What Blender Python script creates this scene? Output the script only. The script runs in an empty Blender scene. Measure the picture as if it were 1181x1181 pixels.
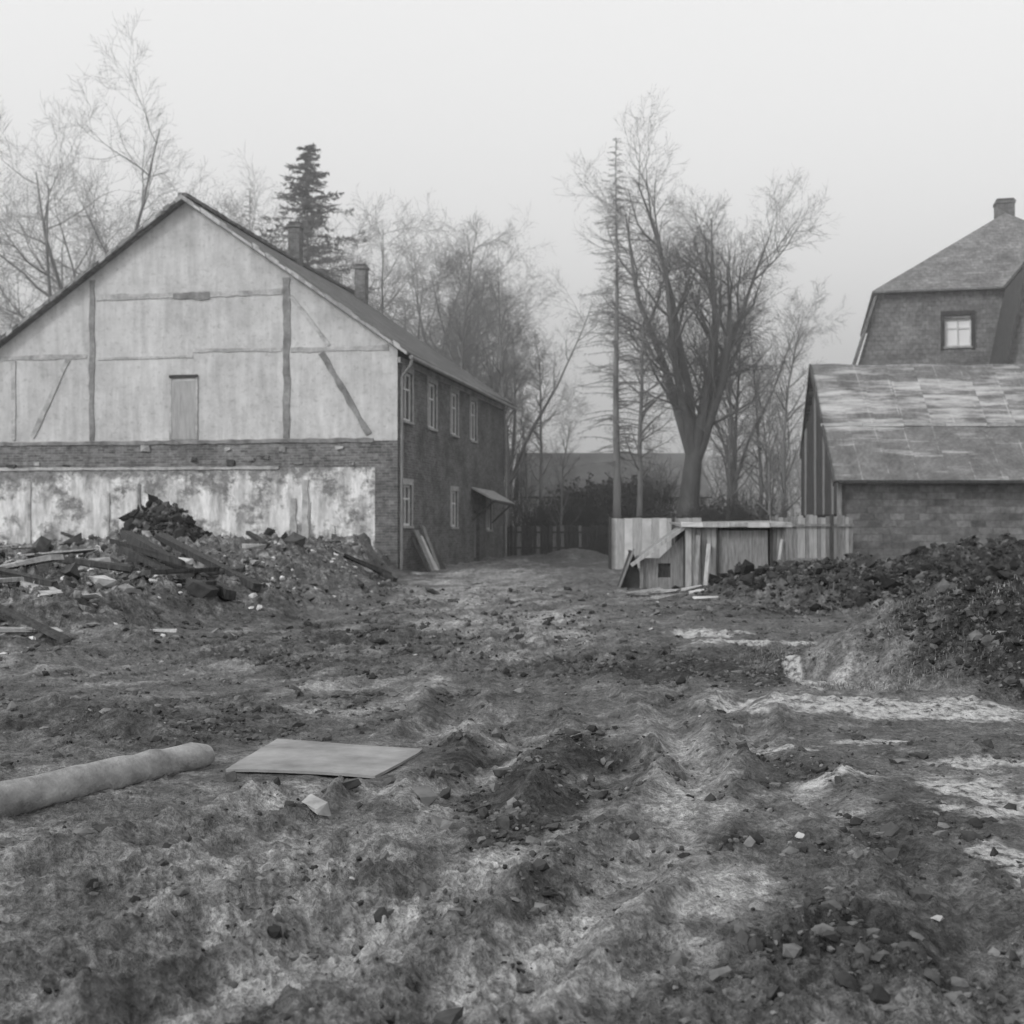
import bpy, math, random
import numpy as np
from mathutils import Vector, Matrix
random.seed(7); rng=np.random.default_rng(7)
S=bpy.context.scene
# ------------------------------------------------------------------ noise
def vn(x,y,s=0):
    x=np.asarray(x,float);y=np.asarray(y,float)
    xi=np.floor(x).astype(np.int64);yi=np.floor(y).astype(np.int64)
    fx=x-xi;fy=y-yi;fx=fx*fx*(3-2*fx);fy=fy*fy*(3-2*fy)
    def h(a,b):
        n=(a*374761393+b*668265263+s*974634777)&0xffffffff
        n=((n^(n>>13))*1274126177)&0xffffffff
        n=(n^(n>>16))&0xffffffff
        return n/4294967295.0
    a=h(xi,yi);b=h(xi+1,yi);c=h(xi,yi+1);d=h(xi+1,yi+1)
    return (a*(1-fx)+b*fx)*(1-fy)+(c*(1-fx)+d*fx)*fy
def fbm(x,y,o=4,s=0,g=0.5):
    t=0;a=1;n=0
    ca,sa=.8,.6
    for i in range(o):
        t=t+a*vn(x*2**i+i*17.3,y*2**i-i*9.1,s+i);n+=a;a*=g
        x,y=x*ca-y*sa,x*sa+y*ca
    return t/n
def sst(a,b,x):
    t=np.clip((x-a)/(b-a),0,1);return t*t*(3-2*t)
def seg_d(x,y,pl):
    best=np.full(np.shape(x),1e9);
    for (ax,ay),(bx,by) in zip(pl[:-1],pl[1:]):
        dx,dy=bx-ax,by-ay;L=dx*dx+dy*dy
        t=np.clip(((x-ax)*dx+(y-ay)*dy)/L,0,1)
        d=np.hypot(x-ax-t*dx,y-ay-t*dy);best=np.minimum(best,d)
    return best
def blob(x,y,cx,cy,rx,ry,p=1.0):
    r=np.hypot((x-cx)/rx,(y-cy)/ry);return np.clip(1-r**2,0,1)**p
TR=[[(-2.2,3.2),(-1.0,5.2),(-0.25,7.2),(0.15,10),(0.1,16),(-.9,28),(-1.2,60)],
    [(-0.6,3.0),(0.25,5.1),(0.95,6.9),(1.3,9.5),(1.35,14),(0.8,28),(.8,60)],
    [(-3.2,4.3),(-2.1,5.9),(-1.3,7.3),(-.7,8.8),(-.4,12)],
    [(-1.5,3.0),(-0.55,5.0),(0.3,7.0),(.7,8.6)],
    [(1.6,3.2),(1.9,6),(1.7,9),(2.2,13),(1.6,22)],
    [(-4,9.5),(-1.5,12.5),(0,17),(0,26)]]
def masks(x,y):
    x=np.asarray(x,float);y=np.asarray(y,float)
    wob=(fbm(x*.5,y*.5,4,5)-.5)*2.8
    edge=-2.4-(30-y)*0.23
    rub=sst(-0.9,1.6,edge-x+wob)*sst(13.2,17.5,y+wob)*sst(-.2,.2,43-y)
    rub=rub*np.where(y>30,sst(-3.2,-4.4,x+wob*.3),1)
    r2=sst(0,1,blob(x,y,8.9,27,5.4,4.4)*1.8+ (fbm(x,y,3,9)-.5)*.9)
    clod=sst(.42,.7,fbm(x*.35+3,y*.25,3,21))
    return rub,r2,clod
MX,MY=5.7,13.6
def H(x,y):
    x=np.asarray(x,float);y=np.asarray(y,float)
    rub,r2,clod=masks(x,y)
    near=np.clip(1-(y-70)/80,0,1)
    h=(fbm(x*.3,y*.3,3,1)-.5)*.14
    f1=fbm(x*3.4,y*3.4,5,31,.65)-.5
    bil2=np.abs(fbm(x*8,y*8,3,33)-.5)*2
    rough=.4+.75*clod
    right=sst(.9,1.9,x-.05*y)*sst(14,10,y)
    rough=rough*(1-.55*right)
    h=h+(f1*.165+bil2*.055)*rough+(fbm(x*18,y*18,4,35,.68)-.5)*.065*(.5+.5*rough)
    lug=fbm(x*7,y*10,2,39)
    fade=1-.65*sst(9,18,y)
    for i,t in enumerate(TR):
        d=seg_d(x+(fbm(x*1.3,y*1.3,3,44)-.5)*.42,y,t);k=sst(.25,.58,fbm(x*.9,y*.9,3,46+i))*(1.25 if i<4 else .8)*fade
        h=h-k*(.03+.05*lug)*np.exp(-(d/.17)**2)+k*.045*np.exp(-((d-.29)/.085)**2)*(.3+1.3*lug)
    far=1+.4*sst(18,30,y)
    h=h+rub*far*(.10+.72*fbm(x*.45,y*.45,3,51)**1.3+.30*fbm(x*1.5,y*1.5,4,52))
    h=h+rub*.36*np.abs(fbm(x*3.2,y*3.2,4,53,.6)-.5)*2
    q=blob(x+(fbm(x*2,y*2,2,54)-.5)*.9,y,-9.1,33,1.3,1.3,.8);h=h+q*(1.0+.5*fbm(x*3,y*3,3,55))
    h=h+r2*(.10+.55*fbm(x*.8,y*.8,3,61)+.4*np.abs(fbm(x*2.6,y*2.6,4,62,.6)-.5)*2)
    h=h+blob(x,y,11.3,29.5,3.0,2.4,.9)*.66+blob(x,y,7.4,29,1.3,1.2,.9)*.2
    xx=x+(fbm(x*1.1,y*1.1,4,63)-.5)*1.1;yy=y+(fbm(x*1.1,y*1.1,4,64)-.5)*1.1
    m=blob(xx,yy,MX,MY,2.6,2.4,.9);h=h+m*(.66+.42*fbm(x*2.5,y*2.5,4,65,.6))
    m2=blob(xx,yy,8.6,18,3.2,2.6,1);h=h+m2*.6
    h=h+blob(x,y,4.8,73,9,8,.7)*1.6*near
    h=h+blob(x,y,2.8,57,1.7,1.4,1)*.4
    fl=np.clip(blob(x,y,-1.25,8.65,1.0,1.05,.5)*1.8,0,1);h=h*(1-fl)+fl*(.2*h)
    return h*near
def attrs(x,y,z):
    rub,r2,clod=masks(x,y)
    n=fbm(x*1.6,y*1.6,4,71)-.5; n2=fbm(x*5,y*5,4,72,.6)-.5
    u=x*.9-y*.42;v=x*.42+y*.9
    st=fbm(u*3.6,v*.8,5,75,.6)-.5
    sn=np.zeros(np.shape(x))
    for cx,cy,rx,ry in [(3.3,10.9,1.5,.40),(4.3,10.6,1.1,.32),(2.7,11.3,.7,.26),(2.95,13.4,.10,1.0),(3.2,16.5,1.0,.4),(2.8,17.8,.7,.4),
                        (2.7,7.3,.34,.7),(2.35,6.1,.16,.6),(2.4,5.0,.22,.8),(2.1,7.95,.35,.16),(3.2,8.6,.45,.2),(3.1,6.2,.35,.8),(1.9,9.0,.3,.12),(2.6,9.4,.3,.12)]:
        sn=np.maximum(sn,blob(x,y,cx,cy,rx*1.25,ry*1.25))
    sn=sst(.22,.70,sn+n*1.5+n2*1.8-.08)*.85*(sn>0)
    light=np.zeros(np.shape(x))
    for i,t in enumerate(TR):
        light=np.maximum(light,np.exp(-(seg_d(x,y,t)/(.24 if i!=1 else .34))**2)*(.95 if i in(0,1,3) else .65)*sst(14,7,y))
    light=np.maximum(light,blob(x,y,-.35-.01*y,40,2.6,24,.6)*.95)
    light=np.maximum(light,blob(x,y,.0,21,1.9,7,.8)*.9)
    light=np.maximum(light,blob(x,y,-1.4,12.3,1.1,1.9,.6)*.9)
    light=np.maximum(light,blob(x,y,-2.0,6.0,1.4,1.2,.6)*.55)
    light=np.maximum(light,blob(x,y,.75,5.9,.45,.9,.6)*1.0)
    light=np.maximum(light,blob(x,y,-.4,4.4,.8,.7,.6)*.6)
    light=np.maximum(light,blob(x,y,-5,13.5,3,1.6,.6)*.35)
    light=np.maximum(light,blob(x,y,3.5,13.9,1.1,1.9,.6)*.8)
    light=np.clip(light+n*1.3+n2*1.5+st*1.9-.2,0,1)
    dark=np.zeros(np.shape(x))
    for cx,cy,rx,ry,k in [(1.8,14.0,1.7,1.9,1.1),(.2,8.6,.9,2.0,1),(.1,6.9,.5,1,.6),(-2.6,10.6,1.8,1.8,.6),(8.8,27,5.4,4.4,1.3),(5.9,12.9,2.1,2.3,2.0),(-9.1,32.4,1.7,1.8,1),
                          (-6,21.2,2.4,1.6,.6),(2.2,7,1.3,4,.35),(4.2,23,2,2,.8),(-2.5,18,2,4,.6),(1.3,4.8,.5,.9,.6),(8,18,3,2.5,1.4),(-.5,5.6,.25,.5,.6),(-4.5,10.5,2,2,.5),(1.9,5.2,1,1.6,.4),(-2.3,14,1.2,1.4,.6)]:
        dark=np.maximum(dark,k*blob(x,y,cx,cy,rx,ry,.6))
    dark=np.clip(dark-n*1.2+n2*1.7-st*1.5-.08,0,1)
    return sn,light,dark,rub
# ------------------------------------------------------------------ materials
def new_mat(name):
    m=bpy.data.materials.new(name);m.use_nodes=True;nt=m.node_tree
    b=nt.nodes['Principled BSDF'];b.inputs['Roughness'].default_value=.9
    b.inputs['Specular IOR Level'].default_value=.2
    return m,nt,b
def coord(nt,kind='Object',scale=(1,1,1)):
    c=nt.nodes.new('ShaderNodeTexCoord');m=nt.nodes.new('ShaderNodeMapping')
    m.inputs['Scale'].default_value=scale;nt.links.new(c.outputs[kind],m.inputs[0]);return m.outputs[0]
def noise(nt,vec,scale,detail=4,rough=.6):
    n=nt.nodes.new('ShaderNodeTexNoise');n.inputs['Scale'].default_value=scale;n.inputs['Detail'].default_value=detail
    n.inputs['Roughness'].default_value=rough;nt.links.new(vec,n.inputs['Vector']);return n.outputs[0]
def ramp(nt,f,stops):
    r=nt.nodes.new('ShaderNodeValToRGB');e=r.color_ramp.elements
    while len(e)<len(stops): e.new(.5)
    for i,(p,v) in enumerate(stops): e[i].position=p;e[i].color=(v,v,v,1)
    nt.links.new(f,r.inputs[0]);return r.outputs[0]
def mix(nt,f,a,b,mode='MIX'):
    m=nt.nodes.new('ShaderNodeMix');m.data_type='RGBA';m.blend_type=mode
    for ix,v in ((0,f),(6,a),(7,b)):
        s=m.inputs[ix]
        if isinstance(v,(int,float)):
            if ix==0: s.default_value=float(v)
            else: s.default_value=(v,v,v,1)
        else: nt.links.new(v,s)
    return m.outputs[2]
def math_(nt,op,a,b=0,c=None):
    m=nt.nodes.new('ShaderNodeMath');m.operation=op
    for s,v in zip(m.inputs,(a,b,c)):
        if v is None: continue
        if isinstance(v,(int,float)): s.default_value=v
        else: nt.links.new(v,s)
    return m.outputs[0]
def bump(nt,b,h,st=.5,d=.02):
    n=nt.nodes.new('ShaderNodeBump');n.inputs['Strength'].default_value=st;n.inputs['Distance'].default_value=d
    nt.links.new(h,n.inputs['Height']);nt.links.new(n.outputs[0],b.inputs['Normal'])
def simple(name,lo,hi,scale=3,sc=(1,1,1),kind='Object',st=.4,d=.02,rough=.9,det=4):
    m,nt,b=new_mat(name);v=coord(nt,kind,sc);f=noise(nt,v,scale,det,.65)
    nt.links.new(ramp(nt,f,[(.3,lo),(.7,hi)]),b.inputs['Base Color']);b.inputs['Roughness'].default_value=rough
    if st: bump(nt,b,f,st,d)
    return m
def island(name,stops,scale=6,st=.6):
    m,nt,b=new_mat(name);g=nt.nodes.new('ShaderNodeNewGeometry')
    c=ramp(nt,g.outputs['Random Per Island'],stops);f=noise(nt,coord(nt),scale,3,.65)
    nt.links.new(mix(nt,1,c,ramp(nt,f,[(.3,.6),(.7,1.3)]),'MULTIPLY'),b.inputs['Base Color'])
    if st: bump(nt,b,f,st,.02)
    return m
def brick_mat(name,c1,c2,mort,w=.26,h=.085,ms=.012,dirt=.5):
    m,nt,b=new_mat(name);v=coord(nt,'UV')
    t=nt.nodes.new('ShaderNodeTexBrick');nt.links.new(v,t.inputs['Vector'])
    for k,val in (('Color1',c1),('Color2',c2),('Mortar',mort)): t.inputs[k].default_value=(val,val,val,1)
    t.inputs['Scale'].default_value=1;t.inputs['Brick Width'].default_value=w;t.inputs['Row Height'].default_value=h;t.inputs['Mortar Size'].default_value=ms
    t.inputs['Mortar Smooth'].default_value=.5
    f=noise(nt,v,.8,5,.75);f2=noise(nt,v,6,4,.6)
    c=mix(nt,1,t.outputs[0],ramp(nt,f,[(.3,1-dirt),(.5,1),(.7,1.45)]),'MULTIPLY')
    c=mix(nt,.7,c,ramp(nt,f2,[(.3,.5),(.7,1.4)]),'MULTIPLY')
    nt.links.new(c,b.inputs['Base Color'])
    bump(nt,b,math_(nt,'ADD',math_(nt,'MULTIPLY',t.outputs[1],-1),f2),.6,.02);return m
M={}
M['brick']=brick_mat('dark_brick',.08,.16,.19,dirt=.6)
M['stone']=brick_mat('stone_block',.09,.19,.13,.5,.24,.02,.55)
M['band']=brick_mat('exposed_brick',.09,.20,.22,.26,.085,.012,.7)
def plaster():
    m,nt,b=new_mat('old_plaster');v=coord(nt,'UV');vs=coord(nt,'UV',(1,.12,1))
    f=noise(nt,v,.5,5,.75);g=noise(nt,vs,3.5,4,.65);k=noise(nt,v,6,5,.75)
    c=ramp(nt,f,[(.3,.40),(.5,.54),(.72,.68)])
    c=mix(nt,.8,c,ramp(nt,g,[(.3,.70),(.6,1.0)]),'MULTIPLY')
    c=mix(nt,.7,c,ramp(nt,k,[(.28,.42),(.46,1)]),'MULTIPLY')
    nt.links.new(c,b.inputs['Base Color']);bump(nt,b,k,.4,.02);return m
M['plaster']=plaster()
def whitewash():
    m,nt,b=new_mat('peeling_whitewash');v=coord(nt,'UV');vs=coord(nt,'UV',(1,.25,1))
    f=noise(nt,v,.8,6,.75);g=noise(nt,vs,2.2,5,.7)
    w=ramp(nt,g,[(.3,.22),(.45,.48),(.62,.8)]);d=ramp(nt,noise(nt,v,5,4,.7),[(.3,.08),(.7,.32)])
    s=nt.nodes.new('ShaderNodeSeparateXYZ');nt.links.new(v,s.inputs[0])
    zz=ramp(nt,math_(nt,'MULTIPLY',s.outputs[1],.28),[(.16,0.0),(.48,.11),(.8,.07),(.98,0)])
    fac=ramp(nt,math_(nt,'ADD',f,zz),[(.50,0),(.60,1)])
    nt.links.new(mix(nt,fac,d,w),b.inputs['Base Color']);bump(nt,b,math_(nt,'ADD',fac,g),.5,.03);return m
M['white']=whitewash()
def timber_fade(name='faded_timber',hi=.46,lo=.2,a=.42,bb=.62):
    m,nt,b=new_mat(name);v=coord(nt,'Object');f=noise(nt,v,1.3,5,.75);k=noise(nt,v,12,3,.6)
    c=ramp(nt,f,[(a,lo),(bb,hi)]);c=mix(nt,.5,c,ramp(nt,k,[(.3,.7),(.7,1.1)]),'MULTIPLY')
    nt.links.new(c,b.inputs['Base Color']);bump(nt,b,k,.5,.02);return m
M['timber']=timber_fade('faded_timber',.50,.24,.36,.58);M['timber2']=timber_fade('dark_timber',.36,.12,.35,.7)
M['wood']=simple('weathered_wood',.11,.30,4,(6,6,.6),st=.5)
M['woodl']=simple('pale_wood',.24,.45,4,(6,6,.6),st=.5)
M['woodd']=simple('dark_wood',.02,.08,4,(5,5,.8))
M['roof']=brick_mat('roof_tile',.11,.18,.05,.25,.33,.02,.5)
M['slate']=brick_mat('slate',.15,.21,.11,.3,.22,.01,.4)
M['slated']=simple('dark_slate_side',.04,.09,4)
M['sheet']=simple('concrete_sheet',.15,.32,2.6,st=.5,d=.012,rough=.75,det=6)
M['door']=simple('loft_door_boards',.26,.42,3,(4,4,.5),st=.3)
M['metal']=simple('zinc',.2,.35,3,rough=.6)
M['conc']=simple('old_concrete',.2,.48,6,st=.9,d=.03,det=6)
M['post']=simple('dirty_concrete',.09,.36,4,st=1,d=.05,det=7)
M['frame']=simple('window_frame_paint',.5,.68,5,st=0)
M['bark']=simple('beech_bark',.10,.19,2,(1,1,.4),st=.4,det=2)
M['barkl']=simple('hazed_bark',.15,.26,2,(1,1,.4),st=0,det=1)  # background trees: bark lightened, part of the haze is in the colour
M['needle']=simple('hazed_needles',.10,.20,1.2,st=0,det=1)  # needle tone raised so the colour itself carries some haze
M['brush']=simple('brushwood',.03,.08,1.5,st=0,det=1)
M['straw']=island('dry_straw',[(0,.06),(.5,.14),(1,.28)],3,0)
M['rubble']=island('rubble_stone',[(0,.03),(.45,.10),(.75,.26),(1,.62)])
M['stonel']=island('field_stone',[(0,.06),(.6,.14),(.9,.3),(1,.42)])
M['slab']=simple('plaster_slab',.34,.60,1.5,st=.6)
M['hill']=simple('wooded_hill',.26,.34,.02,st=0)
M['distant']=simple('distant_roof',.12,.19,1,st=0)
M['clod']=island('mud_clod',[(0,.025),(.6,.075),(1,.17)],8,.8)
M['earth']=island('dark_earth',[(0,.012),(.7,.04),(1,.12)],8,.8)
m,nt,b=new_mat('window_glass');b.inputs['Base Color'].default_value=(.03,.03,.03,1);b.inputs['Roughness'].default_value=.12;b.inputs['Specular IOR Level'].default_value=.6;M['glass']=m
m,nt,b=new_mat('curtained_glass');b.inputs['Base Color'].default_value=(.78,.78,.78,1);b.inputs['Roughness'].default_value=.3;M['curtain']=m
def shed_roof():
    m,nt,b=new_mat('felt_roof_with_snow');v=coord(nt,'UV');vs=coord(nt,'UV',(.16,1.1,1))
    t=nt.nodes.new('ShaderNodeTexBrick');nt.links.new(v,t.inputs['Vector'])
    t.inputs['Scale'].default_value=1;t.inputs['Brick Width'].default_value=.95;t.inputs['Row Height'].default_value=2.05;t.inputs['Mortar Size'].default_value=.025;t.offset=0
    f=noise(nt,v,1.1,5,.75);g=noise(nt,vs,1.5,5,.7);k=noise(nt,v,9,4,.7)
    c=ramp(nt,f,[(.3,.08),(.7,.21)])
    c=mix(nt,1,c,ramp(nt,k,[(.3,.65),(.7,1.3)]),'MULTIPLY')
    c=mix(nt,math_(nt,'MULTIPLY',t.outputs[1],ramp(nt,f,[(.45,0),(.6,.4)])),c,.55)
    cc=nt.nodes.new('ShaderNodeTexCoord');so=nt.nodes.new('ShaderNodeSeparateXYZ');nt.links.new(cc.outputs['Object'],so.inputs[0])
    up=ramp(nt,math_(nt,'MULTIPLY',so.outputs[2],.1),[(.42,.0),(.60,.14),(.74,.03)])
    sn=ramp(nt,math_(nt,'ADD',g,up),[(.55,0),(.71,.6)])
    c=mix(nt,sn,c,.65)
    nt.links.new(c,b.inputs['Base Color']);bump(nt,b,math_(nt,'ADD',k,t.outputs[1]),.5,.02);return m
M['felt']=shed_roof()
def ground_mat():
    m,nt,b=new_mat('mud');v=coord(nt,'Object')
    def at(n):
        a=nt.nodes.new('ShaderNodeAttribute');a.attribute_name=n;return a.outputs['Fac']
    f=noise(nt,v,2.6,6,.78);g=noise(nt,v,11,5,.75);k=noise(nt,v,42,2,.6)
    c=ramp(nt,f,[(.3,.045),(.5,.11),(.7,.22)])
    li=ramp(nt,f,[(.32,.15),(.66,.42)]);da=ramp(nt,g,[(.3,.012),(.7,.055)])
    c=mix(nt,at('light'),c,li);c=mix(nt,at('dark'),c,da)
    rb=ramp(nt,noise(nt,v,2.6,6,.8),[(.35,.035),(.52,.14),(.66,.45)])
    c=mix(nt,math_(nt,'MULTIPLY',at('rub'),.85),c,rb)
    c=mix(nt,1,c,ramp(nt,g,[(.32,.36),(.5,1),(.70,1.6)]),'MULTIPLY')
    c=mix(nt,1,c,ramp(nt,k,[(.34,.66),(.5,1),(.68,1.3)]),'MULTIPLY')
    sn=math_(nt,'MULTIPLY',at('snow'),ramp(nt,g,[(.38,.05),(.56,1)]))
    c=mix(nt,sn,c,.56)
    nt.links.new(c,b.inputs['Base Color'])
    nt.links.new(ramp(nt,f,[(.38,.4),(.6,.9)]),b.inputs['Roughness'])
    bump(nt,b,math_(nt,'ADD',g,math_(nt,'MULTIPLY',k,.35)),1,.07);return m
M['ground']=ground_mat()
# ------------------------------------------------------------------ mesh builder
class MB:
    def __init__(s): s.v=[];s.f=[];s.m=[];s.mats=[]
    def mi(s,k):
        if k not in s.mats: s.mats.append(k)
        return s.mats.index(k)
    def face(s,pts,k):
        n=len(s.v);s.v+= [tuple(p) for p in pts];s.f.append(tuple(range(n,n+len(pts))));s.m.append(s.mi(k))
    def hexa(s,c,k):
        n=len(s.v);s.v+=[tuple(p) for p in c]
        for q in ((3,2,1,0),(4,5,6,7),(0,1,5,4),(1,2,6,5),(2,3,7,6),(3,0,4,7)):
            s.f.append(tuple(n+i for i in q));s.m.append(s.mi(k))
    def box(s,x0,x1,y0,y1,z0,z1,k,j=0):
        c=[(x0,y0,z0),(x1,y0,z0),(x1,y1,z0),(x0,y1,z0),(x0,y0,z1),(x1,y0,z1),(x1,y1,z1),(x0,y1,z1)]
        if j: c=[tuple(a+random.uniform(-j,j) for a in p) for p in c]
        s.hexa(c,k)
    def beam(s,a,b,w,h,k,j=0):
        a=Vector(a);b=Vector(b);d=(b-a).normalized();r=d.cross(Vector((0,0,1)))
        if r.length<.01: r=Vector((1,0,0))
        r.normalize();u=r.cross(d)
        c=[]
        for sz in (-1,1):
            for p,sx in ((a,-1),(a,1),(b,1),(b,-1)): c.append(p+r*sx*w/2+u*sz*h/2+Vector([random.uniform(-j,j) for _ in range(3)]))
        s.hexa(c,k)
    def tube(s,pts,rad,k,n=6,cap=True,j=0):
        pts=[Vector(p) for p in pts];st=len(s.v)
        for i,p in enumerate(pts):
            d=(pts[min(i+1,len(pts)-1)]-pts[max(i-1,0)]).normalized()
            r=d.cross(Vector((0.13,.31,1))).normalized();u=r.cross(d)
            for q in range(n):
                a=2*math.pi*q/n;s.v.append(tuple(p+(r*math.cos(a)+u*math.sin(a))*rad[i]*(1+random.uniform(-j,j))))
        for i in range(len(pts)-1):
            for q in range(n):
                q2=(q+1)%n;s.f.append((st+i*n+q,st+i*n+q2,st+(i+1)*n+q2,st+(i+1)*n+q));s.m.append(s.mi(k))
        if cap:
            s.f.append(tuple(st+q for q in range(n)));s.m.append(s.mi(k))
            e=st+(len(pts)-1)*n;s.f.append(tuple(e+q for q in range(n)));s.m.append(s.mi(k))
    def slab(s,quad,th,k):
        q=[Vector(p) for p in quad];n=(q[1]-q[0]).cross(q[3]-q[0]).normalized()
        if n.z<0: n=-n
        s.hexa([p-n*th for p in q]+q,k)
    def obj(s,name,parent=None,smooth=False):
        me=bpy.data.meshes.new(name);me.from_pydata(s.v,[],s.f)
        for k in s.mats: me.materials.append(M[k])
        me.polygons.foreach_set('material_index',s.m)
        if smooth: me.polygons.foreach_set('use_smooth',[True]*len(s.f))
        me.update()
        uv=me.uv_layers.new(name='UVMap').data
        for p in me.polygons:
            n=p.normal;t=Vector((0,0,1)).cross(n)
            if t.length<.05: t=Vector((1,0,0))
            t.normalize();bt=n.cross(t)
            for li in p.loop_indices:
                co=me.vertices[me.loops[li].vertex_index].co;uv[li].uv=(co.dot(t),co.dot(bt))
        o=bpy.data.objects.new(name,me);S.collection.objects.link(o)
        if parent: o.parent=parent
        return o
def empty(name,loc=(0,0,0),rot=0):
    e=bpy.data.objects.new(name,None);S.collection.objects.link(e);e.location=loc;e.rotation_euler[2]=rot;e.empty_display_size=.5;return e
def wall(mb,o,u,w,z0,z1,ops,depth,nin,k):
    o=Vector(o);u=Vector(u);nin=Vector(nin)
    us=sorted({0,w,*[a for p in ops for a in p[:2]]});zs=sorted({z0,z1,*[a for p in ops for a in p[2:4]]})
    P=lambda a,z,d=0:o+u*a+Vector((0,0,z))+nin*d
    for i in range(len(us)-1):
        for j in range(len(zs)-1):
            cu=(us[i]+us[i+1])/2;cz=(zs[j]+zs[j+1])/2
            if any(p[0]<cu<p[1] and p[2]<cz<p[3] for p in ops): continue
            mb.face([P(us[i],zs[j]),P(us[i+1],zs[j]),P(us[i+1],zs[j+1]),P(us[i],zs[j+1])],k)
    for a,b_,c,d in [p[:4] for p in ops]:
        mb.face([P(a,c),P(a,d),P(a,d,depth),P(a,c,depth)],k);mb.face([P(b_,c),P(b_,d),P(b_,d,depth),P(b_,c,depth)],k)
        mb.face([P(a,c),P(b_,c),P(b_,c,depth),P(a,c,depth)],k);mb.face([P(a,d),P(b_,d),P(b_,d,depth),P(a,d,depth)],k)
def window(mb,o,u,nin,a,b,c,d,depth,glass='glass',fr='frame'):
    o=Vector(o);u=Vector(u);nin=Vector(nin)
    def bx(u0,u1,z0,z1,d0,d1,k):
        P=lambda q,z,e:o+u*q+Vector((0,0,z))+nin*e
        mb.hexa([P(u0,z0,d0),P(u1,z0,d0),P(u1,z0,d1),P(u0,z0,d1),P(u0,z1,d0),P(u1,z1,d0),P(u1,z1,d1),P(u0,z1,d1)],k)
    bx(a,b,c,d,depth-.02,depth+.02,glass);f=.08;e=depth-.07;g=depth-.023
    bx(a,a+f,c,d,e,g,fr);bx(b-f,b,c,d,e,g,fr);bx(a+f,b-f,c,c+f,e,g,fr);bx(a+f,b-f,d-f,d,e,g,fr)
    mu=(a+b)/2;bx(mu-.035,mu+.035,c+f,d-f,e+.005,g,fr);mz=c+(d-c)*.66
    bx(a+f,mu-.035,mz-.03,mz+.03,e+.01,g,fr);bx(mu+.035,b-f,mz-.03,mz+.03,e+.01,g,fr)
    bx(a-.06,b+.06,c-.08,c-.003,-.08,depth-.05,'conc')
# ------------------------------------------------------------------ ground
def build_ground():
    a1=np.radians(np.concatenate([np.linspace(-180,-34,60)[:-1],np.linspace(-34,34,860),np.linspace(34,180,60)[1:-1]]))
    r=np.concatenate([[0.3],np.geomspace(1.5,62,680),np.geomspace(65,2500,60)])
    A,R=np.meshgrid(a1,r);X=R*np.sin(A);Y=R*np.cos(A);Z=H(X,Y)
    nr,na=X.shape;co=np.stack([X,Y,Z],-1).reshape(-1,3)
    i=np.arange(nr-1)[:,None]*na;j=np.arange(na)[None,:];j2=(j+1)%na
    F=np.stack([i+j,i+na+j,i+na+j2,i+j2],-1).reshape(-1,4)
    F=F[:,::-1]
    me=bpy.data.meshes.new('ground');me.vertices.add(len(co));me.vertices.foreach_set('co',co.ravel())
    me.loops.add(F.size);me.loops.foreach_set('vertex_index',F.ravel().astype(np.int32));me.polygons.add(len(F))
    me.polygons.foreach_set('loop_start',np.arange(0,F.size,4,dtype=np.int32));me.update(calc_edges=True)
    me.polygons.foreach_set('use_smooth',np.ones(len(F),bool))
    sn,li,da,ru=attrs(X,Y,Z)
    for n,v in (('snow',sn),('light',li),('dark',da),('rub',ru)):
        at=me.attributes.new(n,'FLOAT','POINT');at.data.foreach_set('value',np.asarray(v,float).ravel().astype(np.float32))
    me.materials.append(M['ground']);o=bpy.data.objects.new('ground',me);S.collection.objects.link(o)
    if me.polygons[1000].normal.z<0: me.flip_normals()
build_ground()
# ------------------------------------------------------------------ scatter
def ico(sub):
    import bmesh
    bm=bmesh.new();bmesh.ops.create_icosphere(bm,subdivisions=sub,radius=1);v=np.array([x.co[:] for x in bm.verts]);f=np.array([[q.index for q in p.verts] for p in bm.faces]);bm.free();return v,f
IV,IF=ico(2);IV1,IF1=ico(1)
def scatter(name,xs,ys,rs,mat,angular=True,sink=.3,flat=.6):
    V0,F0=(IV1,IF1) if angular else (IV,IF)
    n=len(xs);zs=H(xs,ys)
    V=np.repeat(V0[None],n,0)*(1+rng.uniform(-.38,.38,(n,len(V0),1)))
    sc=np.stack([rs*rng.uniform(.7,1.7,n),rs*rng.uniform(.5,1.2,n),rs*flat*rng.uniform(.5,1.3,n)],-1)
    V=V*sc[:,None,:]
    a=rng.uniform(0,6.28,n);t=rng.uniform(-.6,.6,n)
    ca,sa=np.cos(a)[:,None],np.sin(a)[:,None];ct,st=np.cos(t)[:,None],np.sin(t)[:,None]
    x,y,z=V[...,0],V[...,1],V[...,2];x,z=x*ct-z*st,x*st+z*ct;x,y=x*ca-y*sa,x*sa+y*ca
    V=np.stack([x+xs[:,None],y+ys[:,None],z+(zs+rs*flat*(1-2*sink)*.5)[:,None]],-1).reshape(-1,3)
    F=(F0[None]+np.arange(n)[:,None,None]*len(V0)).reshape(-1,3)
    me=bpy.data.meshes.new(name);me.from_pydata(V.tolist(),[],F.tolist())
    me.materials.append(M[mat]);o=bpy.data.objects.new(name,me);S.collection.objects.link(o);return o
def sample(n,xr,yr,maskf):
    xs=[];ys=[];c=0
    while c<n:
        x=rng.uniform(*xr,n*2);y=np.exp(rng.uniform(np.log(yr[0]),np.log(yr[1]),n*2))
        k=rng.uniform(0,1,n*2)<maskf(x,y);xs.append(x[k]);ys.append(y[k]);c+=k.sum()
    return np.concatenate(xs)[:n],np.concatenate(ys)[:n]
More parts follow.
